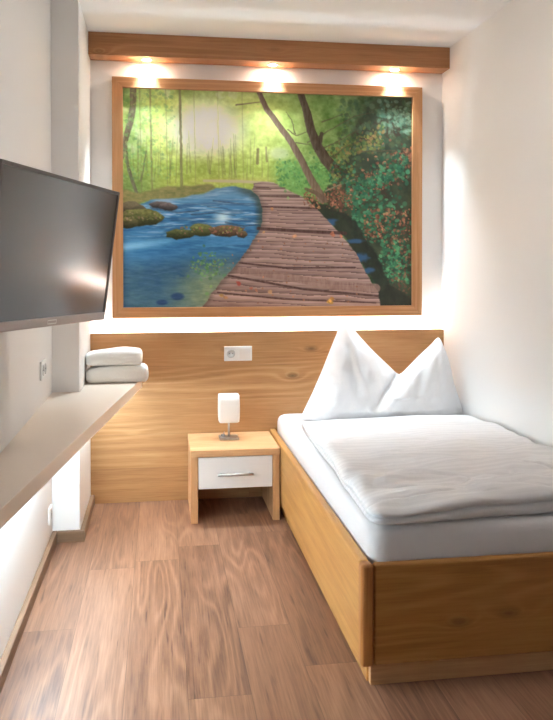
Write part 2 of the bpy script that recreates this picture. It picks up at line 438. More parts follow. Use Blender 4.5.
    # --- stream
    W = [(120, 234), (134, 206), (150, 199), (178, 197), (200, 193), (214, 187), (232, 185), (248, 189), (257, 198), (260, 215), (258, 235), (250, 250), (236, 272), (220, 300), (205, 312), (118, 312)]
    m, sd = inpoly(W, 1.2, 1.2, 44, 2.5)
    wcol = lerp((24, 92, 150), (60, 134, 188), fbm(26, 5, 12)); st = fbm(22, 2.2, 13)
    wcol = lerp2(wcol, C_((176, 202, 224)) + 0 * wcol, ss(.46, .74, st) * ss(250, 222, Y) * .85)
    wcol = lerp2(wcol, C_((14, 58, 104)) + 0 * wcol, ss(.5, .3, fbm(24, 3, 113)) * ss(262, 240, Y) * .55)
    wcol = lerp2(wcol, C_((104, 142, 174)) + 0 * wcol, ss(214, 190, Y) * .7)
    wcol = lerp2(wcol, C_((24, 108, 172)) + 0 * wcol, ss(12, 0, np.abs(Y - 247 - (X - 123) * -.08)) * ss(225, 160, X) * .75)
    wcol = lerp2(wcol, C_((126, 196, 232)) + 0 * wcol, ss(7, 0, np.abs(Y - (247 - (X - 123) * .13))) * ss(190, 128, X) * .9)
    deep = lerp((26, 70, 122), (66, 108, 124), fbm(16, 9, 15))
    wcol = lerp2(wcol, deep, ss(252, 272, Y + (X - 160) * .1))
    bed = lerp((96, 122, 100), (154, 160, 116), fbm(7, 6, 16)); dd = ss(60, 10, np.hypot(X - 212, (Y - 294) * 1.3))
    wcol = lerp2(wcol, bed, dd * .95 * ss(.22, .5, fbm(12, 9, 17) + dd * .25))
    wcol = lerp2(wcol, C_((206, 230, 238)) + 0 * wcol, ss(10, 0, np.hypot((X - 219) / 1.3, (Y - 217) * 1.1)) * .9)
    for (ex, ey, ea, eb) in ((175, 297, 7, 4), (160, 303, 6, 3)):
        wcol = lerp2(wcol, C_((22, 52, 104) if ex > 150 else (104, 122, 120)) + 0 * wcol, ss(1.2, .6, np.hypot((X - ex) / ea, (Y - ey) / eb)) * .8)
    wcol = lerp2(wcol, C_((58, 70, 60)) + 0 * wcol, ss(10, 2, np.abs(sd)) * ss(225, 245, X) * ss(248, 225, Y) * .8)
    wcol += ((fbm(9, 1.6, 19) - .5) * 34)[..., None]
    over(m, wcol)
    # low falls between the rocks, dark ripples
    for pts, w in (([(150, 207), (175, 212), (196, 210)], 2.5), ([(188, 214), (212, 212), (232, 215)], 1.6), ([(210, 200), (235, 203), (252, 203)], 1.4), ([(222, 222), (240, 226), (254, 224)], 2.2), ([(205, 206), (225, 208)], 1.2)):
        stroke(pts, w, w * .6, (50, 68, 92), .6, 2.0, seed=int(pts[0][0]))
    # rocks
    def rock(cx, cy, a, b, c1, c2, seed):
        pts = [(cx + a * math.cos(t) * (.85 + .25 * rs.rand()), cy + b * math.sin(t) * (.85 + .3 * rs.rand())) for t in np.linspace(0, 6.283, 15)[:-1]]
        m, sd = inpoly(pts, 1.2, 1.2, seed, 1.4); c = lerp(c1, c2, fbm(3, 2, seed + 5)); c = c * (1.25 - .75 * ss(cy - b, cy + b, Y))[..., None]
        over(m, c)
    rock(131, 208, 13, 7, (70, 66, 48), (110, 92, 70), 201)
    rock(158, 204, 10, 3.5, (76, 66, 66), (104, 90, 84), 202); rock(166, 206, 9, 4, (70, 60, 62), (110, 96, 92), 222)
    rock(140, 217, 23, 8.5, (56, 62, 30), (118, 112, 58), 203); rock(128, 222, 10, 6, (60, 60, 30), (100, 90, 52), 204)
    rock(178, 234, 15, 5, (46, 54, 30), (98, 96, 48), 205); rock(198, 230, 12, 7, (62, 72, 36), (120, 118, 58), 206)
    rock(222, 231, 18, 6, (70, 56, 40), (132, 92, 62), 207); rock(238, 234, 6, 4, (72, 60, 40), (128, 96, 62), 208)
    leaves(60, lambda r: (178 + r.rand() * 62, 226 + r.rand() * 8), [(150, 86, 60), (132, 130, 60), (170, 110, 80), (92, 104, 44)], .7, 1.6, .7, 2)
    leaves(50, lambda r: (124 + r.rand() * 36, 211 + r.rand() * 9), [(120, 120, 56), (88, 98, 44), (146, 116, 84)], .7, 1.6, .6, 3)
    leaves(90, lambda r: (204 + r.randn() * 9, 264 + r.randn() * 9), [(88, 142, 70), (116, 160, 80), (70, 118, 74)], .8, 2.2, .6, 4)
    leaves(36, lambda r: (186 + r.rand() * 40, 256 + r.rand() * 14), [(84, 124, 90), (130, 120, 80)], .6, 1.2, .6, 5)
    # --- right slope
    Sl = [(318, 194), (330, 182), (345, 150), (352, 120), (372, 98), (414, 92), (414, 312), (392, 312), (384, 290), (371, 262), (352, 232), (336, 212)]
    m, _ = inpoly(Sl, 5, 5, 55, 6)
    c = lerp((34, 42, 38), (72, 84, 56), fbm(9, 8, 23)); c = lerp2(c, C_((62, 40, 34)) + 0 * c, ss(.5, .7, fbm(14, 9, 24)) * .7)
    over(m * .93, c)
    G1 = [(34, 92, 66), (50, 118, 84), (28, 74, 54), (64, 134, 90), (44, 96, 60)]; O1 = [(150, 84, 58), (122, 70, 50), (178, 104, 72), (96, 56, 44)]
    G2 = [(104, 116, 52), (80, 100, 48), (128, 126, 58), (56, 84, 44)]
    leaves(420, lambda r: (335 + r.rand() * 76, 98 + r.rand() * 60), [(62, 92, 62), (46, 76, 54), (96, 124, 92), (72, 82, 52)], 1.0, 3.4, .42, 6)
    leaves(150, lambda r: (lambda t: (376 + t * 36, 108 + r.randn() * 8 + 14 * t))(r.rand()), [(88, 128, 106), (64, 104, 84), (116, 150, 128)], 1, 3, .5, 7)
    leaves(260, lambda r: (lambda t: (322 + t * 60, 156 - t * 22 + r.randn() * 6))(r.rand()), G2 + [(150, 110, 60)], 1, 2.4, .65, 8)
    leaves(520, lambda r: (lambda t: (326 + t * 86, 207 - t * 52 + r.randn() * 9))(r.rand()), O1, .8, 2.0, .7, 9)
    leaves(380, lambda r: (lambda t: (342 + t * 66, 196 - t * 34 + r.randn() * 8))(r.rand()), G1, 1, 2.8, .7, 10)
    leaves(420, lambda r: (350 + abs(r.randn()) * 26, 214 + r.randn() * 12 + 4), G1, 1, 2.8, .7, 11)
    leaves(170, lambda r: (362 + r.rand() * 48, 208 + r.rand() * 34), O1, .8, 2.0, .75, 12)
    leaves(300, lambda r: (392 + r.randn() * 9, 240 + r.rand() * 44), [(52, 128, 84), (40, 104, 70), (74, 150, 96), (30, 70, 52)], 1, 2.8, .75, 13)
    leaves(120, lambda r: (386 + r.rand() * 25, 236 + r.rand() * 58), O1 + [(60, 50, 44)], .8, 2.0, .6, 14)
    # dark side water
    Dw = [(300, 196), (320, 203), (340, 212), (352, 220), (364, 238), (374, 254), (382, 272), (390, 286), (412, 300), (412, 312), (376, 312), (372, 284), (358, 262), (346, 244), (330, 226)]
    m, _ = inpoly(Dw, 2.5, 2.5, 66, 3)
    over(m * .93, lerp((26, 30, 26), (52, 54, 44), fbm(8, 12, 67)))
    for cx, cy, a, b in ((353, 241, 10, 2.4), (358, 258, 7, 5), (328, 222, 6, 4), (366, 271, 6, 3.5), (364, 284, 4, 3)):
        over(ss(1.3, .5, np.hypot((X - cx) / a + (vn(4, 3, 68) - .5), (Y - cy) / b)) * .8, (38, 84, 136))
    # --- boardwalk
    Bw = [(249, 182), (258, 180.5), (269, 181.5), (281, 187), (296, 195), (310, 205), (323, 218), (338, 235), (350, 249), (360, 265), (368, 280), (376, 292), (378, 312), (195, 312), (206, 298), (217, 283), (231, 266), (246, 246), (256, 228), (259, 210), (256, 197), (248, 189)]
    m, sd = inpoly(Bw, 2.2, 1.0, 88, 1.2)
    yy = Y - (X - 290) * .055 * ss(190, 240, Y) - (fbm(34, 8, 91, 3) - .5) * 4 * ss(190, 230, Y)
    edges = [180]; s_ = 3.0
    while edges[-1] < 318: edges.append(edges[-1] + s_ * (0.8 + .45 * rs.rand())); s_ = 2.6 + (edges[-1] - 180) * .027
    edges = np.array(edges); idx = np.clip(np.searchsorted(edges, yy), 1, len(edges) - 1)
    lo, hi = edges[idx - 1], edges[idx]; t = (yy - lo) / (hi - lo)
    tone = rs.rand(len(edges) + 2)[idx]
    c = lerp((138, 106, 100), (188, 152, 140), tone * .6 + .4 * fbm(16, 1.2, 92))
    c = lerp2(c, C_((184, 150, 128)) + 0 * c, ss(206, 184, Y) * .35)
    c = c * (1.08 - .3 * t)[..., None]
    c = lerp2(c, C_((66, 42, 40)) + 0 * c, ss(.78, 1.0, t) * .7 * (.5 + .5 * vn(14, 3, 94)))
    c += ((fbm(18, .9, 95) - .5) * 46)[..., None]
    over(m, c)
    for pts, w in (([(252, 187), (281, 187)], 1.0), ([(256, 195), (295, 195.5)], 1.3), ([(258, 206), (290, 207), (313, 208)], 2.0), ([(254, 228), (300, 231), (342, 233)], 3.4), ([(236, 263), (280, 268), (352, 268)], 1.8), ([(225, 276), (300, 290), (376, 297)], 2.2), ([(214, 293), (280, 300), (374, 304)], 1.6)):
        stroke(pts, w, w, (70, 44, 40), .85, .8, seed=int(w * 100))
    stroke([(232, 270), (280, 277), (330, 286), (374, 289)], 6.5, 9, (142, 108, 98), .8, .6, seed=321)
    over(m * ss(6, 0, sd) * ss(290, 240, X) * .4, (70, 54, 50))
    leaves(46, lambda r: (226 + r.rand() * 130, 240 + r.rand() * 66), [(180, 110, 70), (150, 90, 60)], .6, 1.3, .7, 15)
    for cx, cy, s2, cc in ((234, 283, 3.2, (176, 66, 50)), (246, 289, 2.6, (160, 84, 66)), (252, 291, 2.4, (176, 110, 80)), (218, 296, 3.0, (190, 140, 76)), (222, 298, 2.6, (160, 110, 70)), (324, 302, 4.2, (206, 152, 52)), (329, 300, 2.6, (198, 130, 50)), (267, 293, 3.2, (176, 130, 90)), (330, 234, 3, (176, 92, 60)), (338, 236, 2.6, (186, 100, 70)), (268, 208, 2, (190, 120, 70)), (260, 232, 2, (196, 140, 80)), (290, 236, 2.4, (186, 130, 90)), (315, 207, 2, (190, 120, 60))):
        leaves(3, lambda r, cx=cx, cy=cy, s2=s2: (cx + r.randn() * s2 * .35, cy + r.randn() * s2 * .25), [cc], s2 * .5, s2 * .8, .85, int(cx))
    # leaf litter and the two leaning trunks
    leaves(240, lambda r: (300 + r.rand() * 50, 192 + r.randn() * 5 + 5), O1 + [(120, 96, 60)], .7, 1.6, .7, 16)
    leaves(260, lambda r: (272 + r.rand() * 62, 172 + r.randn() * 8), [(86, 148, 70), (66, 124, 60), (112, 166, 84)], .8, 2.0, .6, 17)
    stroke([(322, 190), (345, 180), (352, 178)], 1.4, 1.0, (140, 128, 100), .8, seed=31)
    for pts in ([(304, 141), (330, 126), (352, 114), (372, 110)], [(312, 150), (338, 138), (356, 128)], [(292, 141), (306, 143)], [(322, 160), (342, 146), (360, 138)], [(284, 128), (292, 134), (303, 130)], [(291, 132), (288, 118), (282, 110)], [(233, 103), (256, 100)], [(360, 150), (412, 148)], [(318, 120), (340, 112)]):
        stroke(pts, 1.5, .7, (84, 72, 52), .7, 1.6, seed=int(pts[0][0]))
    stroke([(255, 90), (262, 106), (275, 124), (287, 140), (297, 158), (306, 176), (314, 190), (318, 198)], 4.8, 8.6, (112, 88, 72), .97, seed=41, lit=26)
    stroke([(302, 188), (312, 192), (322, 200)], 3, 5, (98, 76, 60), .8, 1.6, seed=44)
    stroke([(296, 90), (303, 110), (307, 128), (313, 144), (322, 158), (333, 170)], 6.5, 12, (82, 66, 52), .97, seed=42, lit=24)
    stroke([(318, 132), (314, 146)], 4, 6, (74, 60, 48), .9, seed=43)
    leaves(120, lambda r: (326 + r.rand() * 26, 160 + r.rand() * 22), G2 + G1, 1, 2.2, .7, 18)
    # tints of the print, darker rim at the top
    img[:] = img * np.array([1.0, 1.0, .98])
    img = 255 * (np.clip(img, 0, 255) / 255) ** 0.9
    return np.clip(img, 14, 248)

NX, NY = 480, 364
img = paint(NX, NY)
me = bpy.data.meshes.new('print')
ix0, ix1, iz0, iz1 = px0 + FW - 0.002, px1 - FW + 0.002, pz0 + FW - 0.002, pz1 - FW + 0.002
PYp = -0.030
gx, gz = np.meshgrid(np.linspace(ix0, ix1, NX), np.linspace(iz1, iz0, NY))
co = np.stack([gx - pic.location.x, np.full_like(gx, PYp - pic.location.y), gz - pic.location.z], -1).reshape(-1, 3)
idx = np.arange(NX * NY).reshape(NY, NX)
q = np.stack([idx[:-1, :-1], idx[1:, :-1], idx[1:, 1:], idx[:-1, 1:]], -1).reshape(-1, 4)
# back board behind the print gives it thickness
nb = len(co)
back = np.array([[ix0, ix1, ix1, ix0], [iz1, iz1, iz0, iz0]]).T
bco = np.array([[bx - pic.location.x, -0.004 - pic.location.y, bz - pic.location.z] for bx, bz in back])
co = np.vstack([co, bco])
faces = [tuple(f) for f in q.tolist()] + [(nb, nb + 1, nb + 2, nb + 3)]
me.from_pydata(co.tolist(), [], faces); me.update()
at = me.color_attributes.new('print_colour', 'FLOAT_COLOR', 'POINT')
cc = img.reshape(-1, 3) / 255.0
cc = np.where(cc <= 0.04045, cc / 12.92, ((cc + 0.055) / 1.055) ** 2.4)
full = np.ones((len(co), 4)); full[:nb, :3] = cc; full[nb:, :3] = 0.4
at.data.foreach_set('color', full.astype(np.float32).ravel())
g = G('forest_print'); an = g.n('ShaderNodeAttribute', attribute_name='print_colour')
hs = g.n('ShaderNodeHueSaturation'); hs.inputs['Saturation'].default_value = 0.93; hs.inputs['Value'].default_value = 1.2
g.put(hs.inputs['Color'], an.outputs['Color'])
g.base(hs.outputs[0]); g.rough(0.42); g.bsdf.inputs['Specular IOR Level'].default_value = 0.25
me.materials.append(g.mat)
po = bpy.data.objects.new('print', me); COL.objects.link(po); po.parent = pic
po['label'] = 'printed forest scene with stream and wooden boardwalk'

# ------------------------------------------------------------------ soft slabs (bedding, towels)
def soft_slab(x0, x1, y0, y1, prof, rad=0.05, nr=26, ns=60, disp=None, bottom=True):
    """closed soft block: rounded rectangle in plan; prof = [(inset, z)] down the side from top to bottom"""
    bm = bmesh.new(); hx, hy = (x1 - x0) / 2, (y1 - y0) / 2; cx, cy = (x0 + x1) / 2, (y0 + y1) / 2
    def outline(ins):
        ax, ay = hx - ins, hy - ins; r = max(rad - ins * 0.6, 0.006); pts = []
        def seg(p, q, n):
            for k in range(n): t = k / n; pts.append((p[0] + (q[0] - p[0]) * t, p[1] + (q[1] - p[1]) * t))
        def arc(c, a0, n):
            for k in range(n):
                a = math.radians(a0 + 90 * k / n); pts.append((c[0] + r * math.cos(a), c[1] + r * math.sin(a)))
        nx = ns; ny = int(ns * hy / hx)
        arc((ax - r, ay - r), 0, 6); seg((ax - r, ay), (-ax + r, ay), nx); arc((-ax + r, ay - r), 90, 6)
        seg((-ax, ay - r), (-ax, -ay + r), ny); arc((-ax + r, -ay + r), 180, 6); seg((-ax + r, -ay), (ax - r, -ay), nx)
        arc((ax - r, -ay + r), 270, 6); seg((ax, -ay + r), (ax, ay - r), ny)
        return pts
    out0 = outline(prof[0][0]); m = len(out0)
    def ring(pts, z, kind):
        r = []
        for x, y in pts:
            p = Vector((cx + x, cy + y, z))
            if disp: p = disp(p, kind)
            r.append(bm.verts.new(p))
        return r
    rings = []
    for j in range(nr):
        f = 1 - (j / nr); f = 1 - f  # grows outward
        f = 0.002 + (1 - 0.002) * (j / nr)
        # blend between straight spine and outline for even faces
        sx = max(0.0, (hx - hy) / hx) if hx > hy else 0.0; sy = max(0.0, (hy - hx) / hy) if hy > hx else 0.0
        pts = [((x * sx) * (1 - f) + x * f, (y * sy) * (1 - f) + y * f) for x, y in out0]
        rings.append(ring(pts, prof[0][1], 'top'))
    for ins, z in prof: rings.append(ring(outline(ins), z, 'side'))
    for a, b in zip(rings, rings[1:]):
        for k in range(m): bm.faces.new((a[k], a[(k + 1) % m], b[(k + 1) % m], b[k]))
    bm.faces.new(rings[-1][::-1])
    # close the spine
    bmesh.ops.remove_doubles(bm, verts=rings[0], dist=0.004)
    op = [e for e in bm.edges if len(e.link_faces) == 1]
    if op: bmesh.ops.holes_fill(bm, edges=op)
    return bm

def nz(p, s, seed=0.0): return noise.noise(Vector((p[0] * s[0] + seed, p[1] * s[1] + seed * 1.7, p[2] * s[2])))

# ------------------------------------------------------------------ bed
BX0, BX1, BY0, BY1, BZ = 1.105, 2.130, -2.081, HB - 0.003, 0.385
bed = thing('bed', 'single oak bed with rounded corner post, standing against the right wall', 'bed', (BX0, BY0, 0))
rt = 0.034
longtop = lambda z, ax: (lambda e: all(abs(v.co.z - z) < 1e-4 for v in e.verts))
loc_box('side_rail', bed, (BX0 + 0.002, BY0 + 0.04, 0.075), (BX0 + rt, BY1, BZ), M['oak_rail'], bev=0.007, seg=3)
loc_box('side_rail', bed, (BX1 - rt, BY0 + 0.04, 0.075), (BX1 - 0.002, BY1, BZ), M['oak_rail'], bev=0.007, seg=3)
loc_box('footboard', bed, (BX0 + 0.040, BY0 + 0.002, 0.068), (BX1 - 0.040, BY0 + 0.030, BZ - 0.001), M['oak_foot_shaded'], bev=0.009, seg=3)
loc_box('corner_post', bed, (BX0 - 0.002, BY0 - 0.002, 0.066), (BX0 + 0.040, BY0 + 0.042, BZ + 0.001), M['oak_post'], bev=0.013, seg=5)
loc_box('corner_post', bed, (BX1 - 0.040, BY0 - 0.002, 0.066), (BX1, BY0 + 0.042, BZ + 0.001), M['oak_post'], bev=0.013, seg=5)
loc_box('plinth_foot', bed, (BX0 + 0.034, BY0 + 0.022, 0.0), (BX1 - 0.05, BY0 + 0.046, 0.069), M['oak_x'], bev=0.002)
loc_box('plinth_side', bed, (BX0 + 0.028, BY0 + 0.046, 0.0), (BX0 + 0.050, BY1, 0.076), M['oak_rail'], bev=0.002)
loc_box('plinth_side', bed, (BX1 - 0.052, BY0 + 0.046, 0.0), (BX1 - 0.030, BY1, 0.076), M['oak_rail'], bev=0.002)
loc_box('slat_base', bed, (BX0 + rt, BY0 + 0.042, 0.24), (BX1 - rt, BY1 - 0.002, 0.262), M['oak_x'])

MX0, MX1, MY0, MY1, MZ = BX0 + rt + 0.004, BX1 - rt - 0.004, BY0 + 0.036, HB - 0.008, 0.487
def md(p, kind):
    t = max(0, min(1, (p.y - MY1 + 0.5) / 0.5))
    z = p.z + nz(p, (3, 3, 3), 2.0) * 0.004
    if p.z > 0.35: z -= 0.016 * t
    return Vector((p.x, p.y, z))
prof = [(0.040, MZ), (0.024, MZ - 0.003), (0.012, MZ - 0.010), (0.004, MZ - 0.022), (0.0, MZ - 0.038), (-0.001, MZ - 0.07), (0.0, 0.38), (0.002, 0.33), (0.004, 0.29), (0.012, 0.2645)]
bm = soft_slab(MX0, MX1, MY0, MY1, prof, rad=0.06, nr=22, ns=40, disp=md)
mt = link('mattress', bm, M['sheet'], None, True); tag(mt, 'thick mattress in a white fitted sheet, lying in the oak bed frame', 'mattress')

# duvet
DX0, DX1, DY0, DY1 = 1.150, 2.134, -2.052, -0.465
def dd(p, kind):
    x, y, z = p; zt = z
    b = 0.483
    hgt = max(0.0, (z - b) / 0.072)
    ft = max(0.15, min(1, 1.35 - abs(y + 1.75) / 0.75))
    w = nz(p, (2.2, 4.0, 1), 3.1) * 0.012 + (nz(p, (4, 12, 1), 8.0) * 0.021 + nz(p, (9, 28, 1), 5.5) * 0.007 + nz(p, (16, 16, 1), 2.5) * 0.004) * ft
    rr_ = nz(p, (2.5, 6.5, 1), 21.0); w -= 0.010 * max(0.0, 1 - abs(rr_) / 0.10) * ft
    # longer folds crossing near the foot
    w += 0.008 * math.sin((y * 1.0 + 0.25 * x) * 26 + 3 * nz(p, (2, 2, 1), 9)) * max(0, 1 - abs(y + 1.75) / 0.4)
    th_ = max(0, min(1, (y + 1.9) / 1.45)); z = b + (z - b) * (1 - 0.42 * th_) + w * hgt - 0.012 * max(0, min(1, (y + 0.9) / 0.45))
    z += 0.012 * hgt * max(0, 1 - abs(x - 1.75) / 0.5) - 0.006 * hgt
    ex = nz((y, z, 0), (3.0, 10.0, 1), 12) * 0.012; ey = nz((x, z, 0), (4.0, 10.0, 1), 15) * 0.014
    if kind == 'side':
        if x < 1.4: x += ex
        if y < -1.8: y += ey
    # the left edge runs slightly inward towards the pillow; the foot runs back to the right
    t = (y - DY0) / (DY1 - DY0); k = max(0, min(1, (DX1 - x) / (DX1 - DX0)))
    x += 0.050 * t * k
    u = (x - DX0) / (DX1 - DX0); y += 0.055 * u * (1 - t)
    return Vector((min(x, XR - 0.004), y, max(z, 0.4925 - 0.016 * max(0, min(1, (y - MY1 + 0.5) / 0.5)))))
z0 = 0.488
prof = [(0.050, z0 + 0.072), (0.030, z0 + 0.069), (0.014, z0 + 0.062), (0.004, z0 + 0.053), (0.002, z0 + 0.045), (0.009, z0 + 0.037), (0.018, z0 + 0.033), (0.006, z0 + 0.029), (0.001, z0 + 0.021), (0.002, z0 + 0.012), (0.010, z0 + 0.004), (0.026, z0), (0.06, z0)]
bm = soft_slab(DX0, DX1, DY0, DY1, prof, rad=0.045, nr=90, ns=110, disp=dd)
dv = link('duvet', bm, M['duvet'], None, True); tag(dv, 'white striped duvet folded flat over the mattress, creased near the foot', 'duvet')

# pillow : stood on edge, chopped in the middle so that two corners point up
def interp(pts, x):
    if x <= pts[0][0]: return pts[0][1]
    for (a, b), (c, d) in zip(pts, pts[1:]):
        if x <= c: return b + (d - b) * (x - a) / (c - a)
    return pts[-1][1]
PYc = -0.31
top = [(1.232, 0.480), (1.262, 0.545), (1.30, 0.625), (1.345, 0.730), (1.392, 0.845), (1.430, 0.935), (1.452, 0.982), (1.470, 1.000), (1.492, 0.986), (1.54, 0.935), (1.60, 0.873), (1.66, 0.812), (1.71, 0.762), (1.745, 0.727), (1.762, 0.716), (1.785, 0.728), (1.83, 0.772), (1.885, 0.828), (1.93, 0.875), (1.955, 0.902), (1.972, 0.912), (1.988, 0.892), (2.010, 0.835), (2.038, 0.745), (2.07, 0.650), (2.10, 0.555), (2.128, 0.480)]
top = [(a + 0.022 * max(0, min(1, (a - 1.80) / 0.12)) * (1 if a < 2.05 else 0.3), b + 0.016 * max(0, 1 - abs(a - 1.47) / 0.12)) for a, b in top]
tp = np.array([(a, b) for a, b in top])
NXp, NZp = 150, 70
def pil_pt(i, j, sgn):
    s = i / NXp; x = 1.232 + (2.128 - 1.232) * s
    zt = interp(top, x); zb = 0.480; t = j / NZp; z = zb + (zt - zb) * t
    # distance to the outline
    ax, az = tp[:-1, 0], tp[:-1, 1]; bx, bz = tp[1:, 0], tp[1:, 1]
    L = (bx - ax) ** 2 + (bz - az) ** 2; q = np.clip(((x - ax) * (bx - ax) + (z - az) * (bz - az)) / L, 0, 1)
    d = float(np.min(np.hypot(x - ax - q * (bx - ax), z - az - q * (bz - az))))
    th = 0.150 * (1 - math.exp(-(d / 0.085) ** 0.85)) if d > 0 else 0
    rb = min(1.0, (z - zb) / 0.05); th *= 0.55 + 0.45 * math.sqrt(max(rb, 0)) if z < zb + 0.05 else 1
    y = PYc
    if sgn < 0:
        # chop : deep crease from the dip running down to the left; right lobe rolls over it
        x1, z1, x2, z2 = 1.762, 0.725, 1.60, 0.545
        ll = math.hypot(x2 - x1, z2 - z1); tt = ((x - x1) * (x2 - x1) + (z - z1) * (z2 - z1)) / ll ** 2
        sdist = ((x - x1) * (z2 - z1) - (z - z1) * (x2 - x1)) / ll  # sign : side of crease
        tc = max(0, min(1, tt)); fade = max(0.0, 1 - max(0, tt - 0.55) / 0.6) if tt > 0.55 else 1.0
        if tt < 0: fade = 1
        right = 1 if sdist < 0 else -1
        a = abs(sdist)
        groove = math.exp(-(a / 0.022) ** 2) * 0.045 * fade
        lift = (0.040 * math.exp(-((a - 0.045) / 0.05) ** 2) if right > 0 else -0.012 * math.exp(-((a - 0.05) / 0.07) ** 2)) * fade
        th2 = th - groove * min(1, th / 0.05) + lift * min(1, th / 0.06)
        # shallow folds from each raised corner
        for (px, pz, dx, dz, am, wd) in ((1.47, 1.0, 0.10, -0.42, 0.011, 0.022), (1.47, 1.0, -0.06, -0.40, 0.008, 0.02), (1.972, 0.91, -0.12, -0.33, 0.014, 0.024), (1.972, 0.91, 0.03, -0.35, 0.012, 0.02), (1.60, 0.87, -0.08, -0.30, 0.006, 0.02)):
            l2 = math.hypot(dx, dz); t2 = ((x - px) * dx + (z - pz) * dz) / l2 ** 2
            if 0 < t2 < 1.1:
                sdd = ((x - px) * dz - (z - pz) * dx) / l2
                th2 += am * math.sin(min(1, t2) * math.pi) * (math.exp(-(sdd / wd) ** 2) - 0.8 * math.exp(-((sdd - 1.7 * wd) / wd) ** 2)) * min(1, th / 0.05)
        th2 += (nz((x, z, 0), (7, 7, 1), 4.0) * 0.016 + nz((x, z, 0), (19, 13, 1), 6.0) * 0.009 + nz((x, z, 0), (34, 30, 1), 1.0) * 0.003) * min(1, th / 0.06)
        th = max(th2, 0.0)
        y -= th
    else: y += 0.75 * th
    lean = 0.10 * max(0, z - 0.47)
    y += lean
    y -= 0.035 * max(0, 1 - abs(x - 1.762) / 0.12) * (1 if z > 0.6 else 0.5)
    xs = x + 0.020 * max(0, min(1, (x - 1.232) / 0.2)) + 0.012 * max(0, min(1, (x - 1.76) / 0.2))
    mz = 0.4915 - 0.016 * max(0, min(1, (y - MY1 + 0.5) / 0.5))
    z += (mz - zb) * (1 - t)
    return Vector((min(xs, XR - 0.006), y, z))
bm = bmesh.new()
F_ = [[bm.verts.new(pil_pt(i, j, -1)) for j in range(NZp + 1)] for i in range(NXp + 1)]
B_ = [[bm.verts.new(pil_pt(i, j, 1)) for j in range(NZp + 1)] for i in range(NXp + 1)]
for A_ in (F_, B_):
    for i in range(NXp):
        for j in range(NZp): bm.faces.new((A_[i][j], A_[i + 1][j], A_[i + 1][j + 1], A_[i][j + 1]))
for i in range(NXp):
    bm.faces.new((F_[i][0], F_[i + 1][0], B_[i + 1][0], B_[i][0]))
bmesh.ops.remove_doubles(bm, verts=bm.verts[:], dist=0.0008)
pil = link('pillow', bm, M['pillow'], None, True)
md_ = pil.modifiers.new('smooth', 'SMOOTH'); md_.factor = 0.5; md_.iterations = 2
tag(pil, 'white pillow standing upright against the headboard with two pointed corners', 'pillow')

# ------------------------------------------------------------------ nightstand
NX0, NX1, NYf, NZt = 0.646, 1.103, -0.467, 0.371
ns_ = thing('nightstand', 'small oak nightstand with one white drawer beside the bed', 'nightstand', ((NX0 + NX1) / 2, (NYf + HB) / 2, 0))
yb = HB - 0.002
loc_box('top', ns_, (NX0, NYf, NZt - 0.035), (NX1, yb, NZt), M['oak_top'], bev=0.002)
loc_box('side_panel', ns_, (NX0 + 0.002, NYf + 0.002, 0.0), (NX0 + 0.037, yb, NZt - 0.0352), M['oak_side'], bev=0.0015)
loc_box('side_panel', ns_, (NX1 - 0.037, NYf + 0.002, 0.0), (NX1 - 0.002, yb, NZt - 0.0352), M['oak_side'], bev=0.0015)
loc_box('drawer_box', ns_, (NX0 + 0.042, NYf + 0.022, 0.185), (NX1 - 0.042, yb - 0.02, NZt - 0.045), M['oak_x'])
loc_box('back_panel', ns_, (NX0 + 0.0375, yb - 0.014, 0.10), (NX1 - 0.0375, yb - 0.002, NZt - 0.036), M['oak_x'])
dr = loc_box('drawer', ns_, (NX0 + 0.0395, NYf + 0.004, 0.174), (NX1 - 0.0395, NYf + 0.022, NZt - 0.039), M['white'], bev=0.0015)
dr['label'] = 'white drawer front'
bm = bmesh.new(); l = ns_.location; hz = 0.249; ya = NYf - 0.024
cyl(bm, (0.783 - l.x, ya - l.y, hz), (0.962 - l.x, ya - l.y, hz), 0.0068, 18)
for hx in (0.80, 0.945): cyl(bm, (hx - l.x, ya - l.y, hz), (hx - l.x, NYf + 0.005 - l.y, hz), 0.004, 12)
hd = link('handle', bm, M['chrome'], dr, True); hd['label'] = 'brushed steel bar handle'

# ------------------------------------------------------------------ table lamp
LX, LY = 0.862, -0.205
lamp = thing('table_lamp', 'small table lamp with white box shade and steel base on the nightstand', 'lamp', (LX, LY, NZt))
bm = bmesh.new(); box(bm, (-0.052, -0.045, 0.0005), (0.052, 0.045, 0.011), 0.003, 2); link('base', bm, M['chrome'], lamp)
bm = bmesh.new(); cyl(bm, (0, 0, 0.010), (0, 0, 0.088), 0.0055, 18); link('pole', bm, M['chrome'], lamp, True)
bm = bmesh.new()
n = 12
def sq(hx, hy, r, z, inset=0):
    pts = []
    for cxs, cys, a0 in ((1, 1, 0), (-1, 1, 90), (-1, -1, 180), (1, -1, 270)):
        for k in range(6):
            a = math.radians(a0 + 90 * k / 5); pts.append((cxs * (hx - r) + r * math.cos(a), cys * (hy - r) + r * math.sin(a), z))
    return [bm.verts.new(p) for p in pts]
Z0, Z1 = 0.092, 0.238
prof = [(0.020, Z0 + 0.004), (0.050, Z0), (0.0540, Z0 + 0.004), (0.0562, Z0 + 0.03), (0.0570, (Z0 + Z1) / 2), (0.0562, Z1 - 0.03), (0.0545, Z1), (0.0515, Z1), (0.0530, (Z0 + Z1) / 2), (0.052, Z0 + 0.006), (0.020, Z0 + 0.008)]
rr = [sq(a, a * 0.86, min(0.014, a * 0.5), z) for a, z in prof]
for a, b in zip(rr, rr[1:] + rr[:1]):
    for k in range(len(a)): bm.faces.new((a[k], a[(k + 1) % len(a)], b[(k + 1) % len(a)], b[k]))
sh = link('lamp_shade', bm, M['shade'], lamp, True); sh['label'] = 'white frosted box shade'
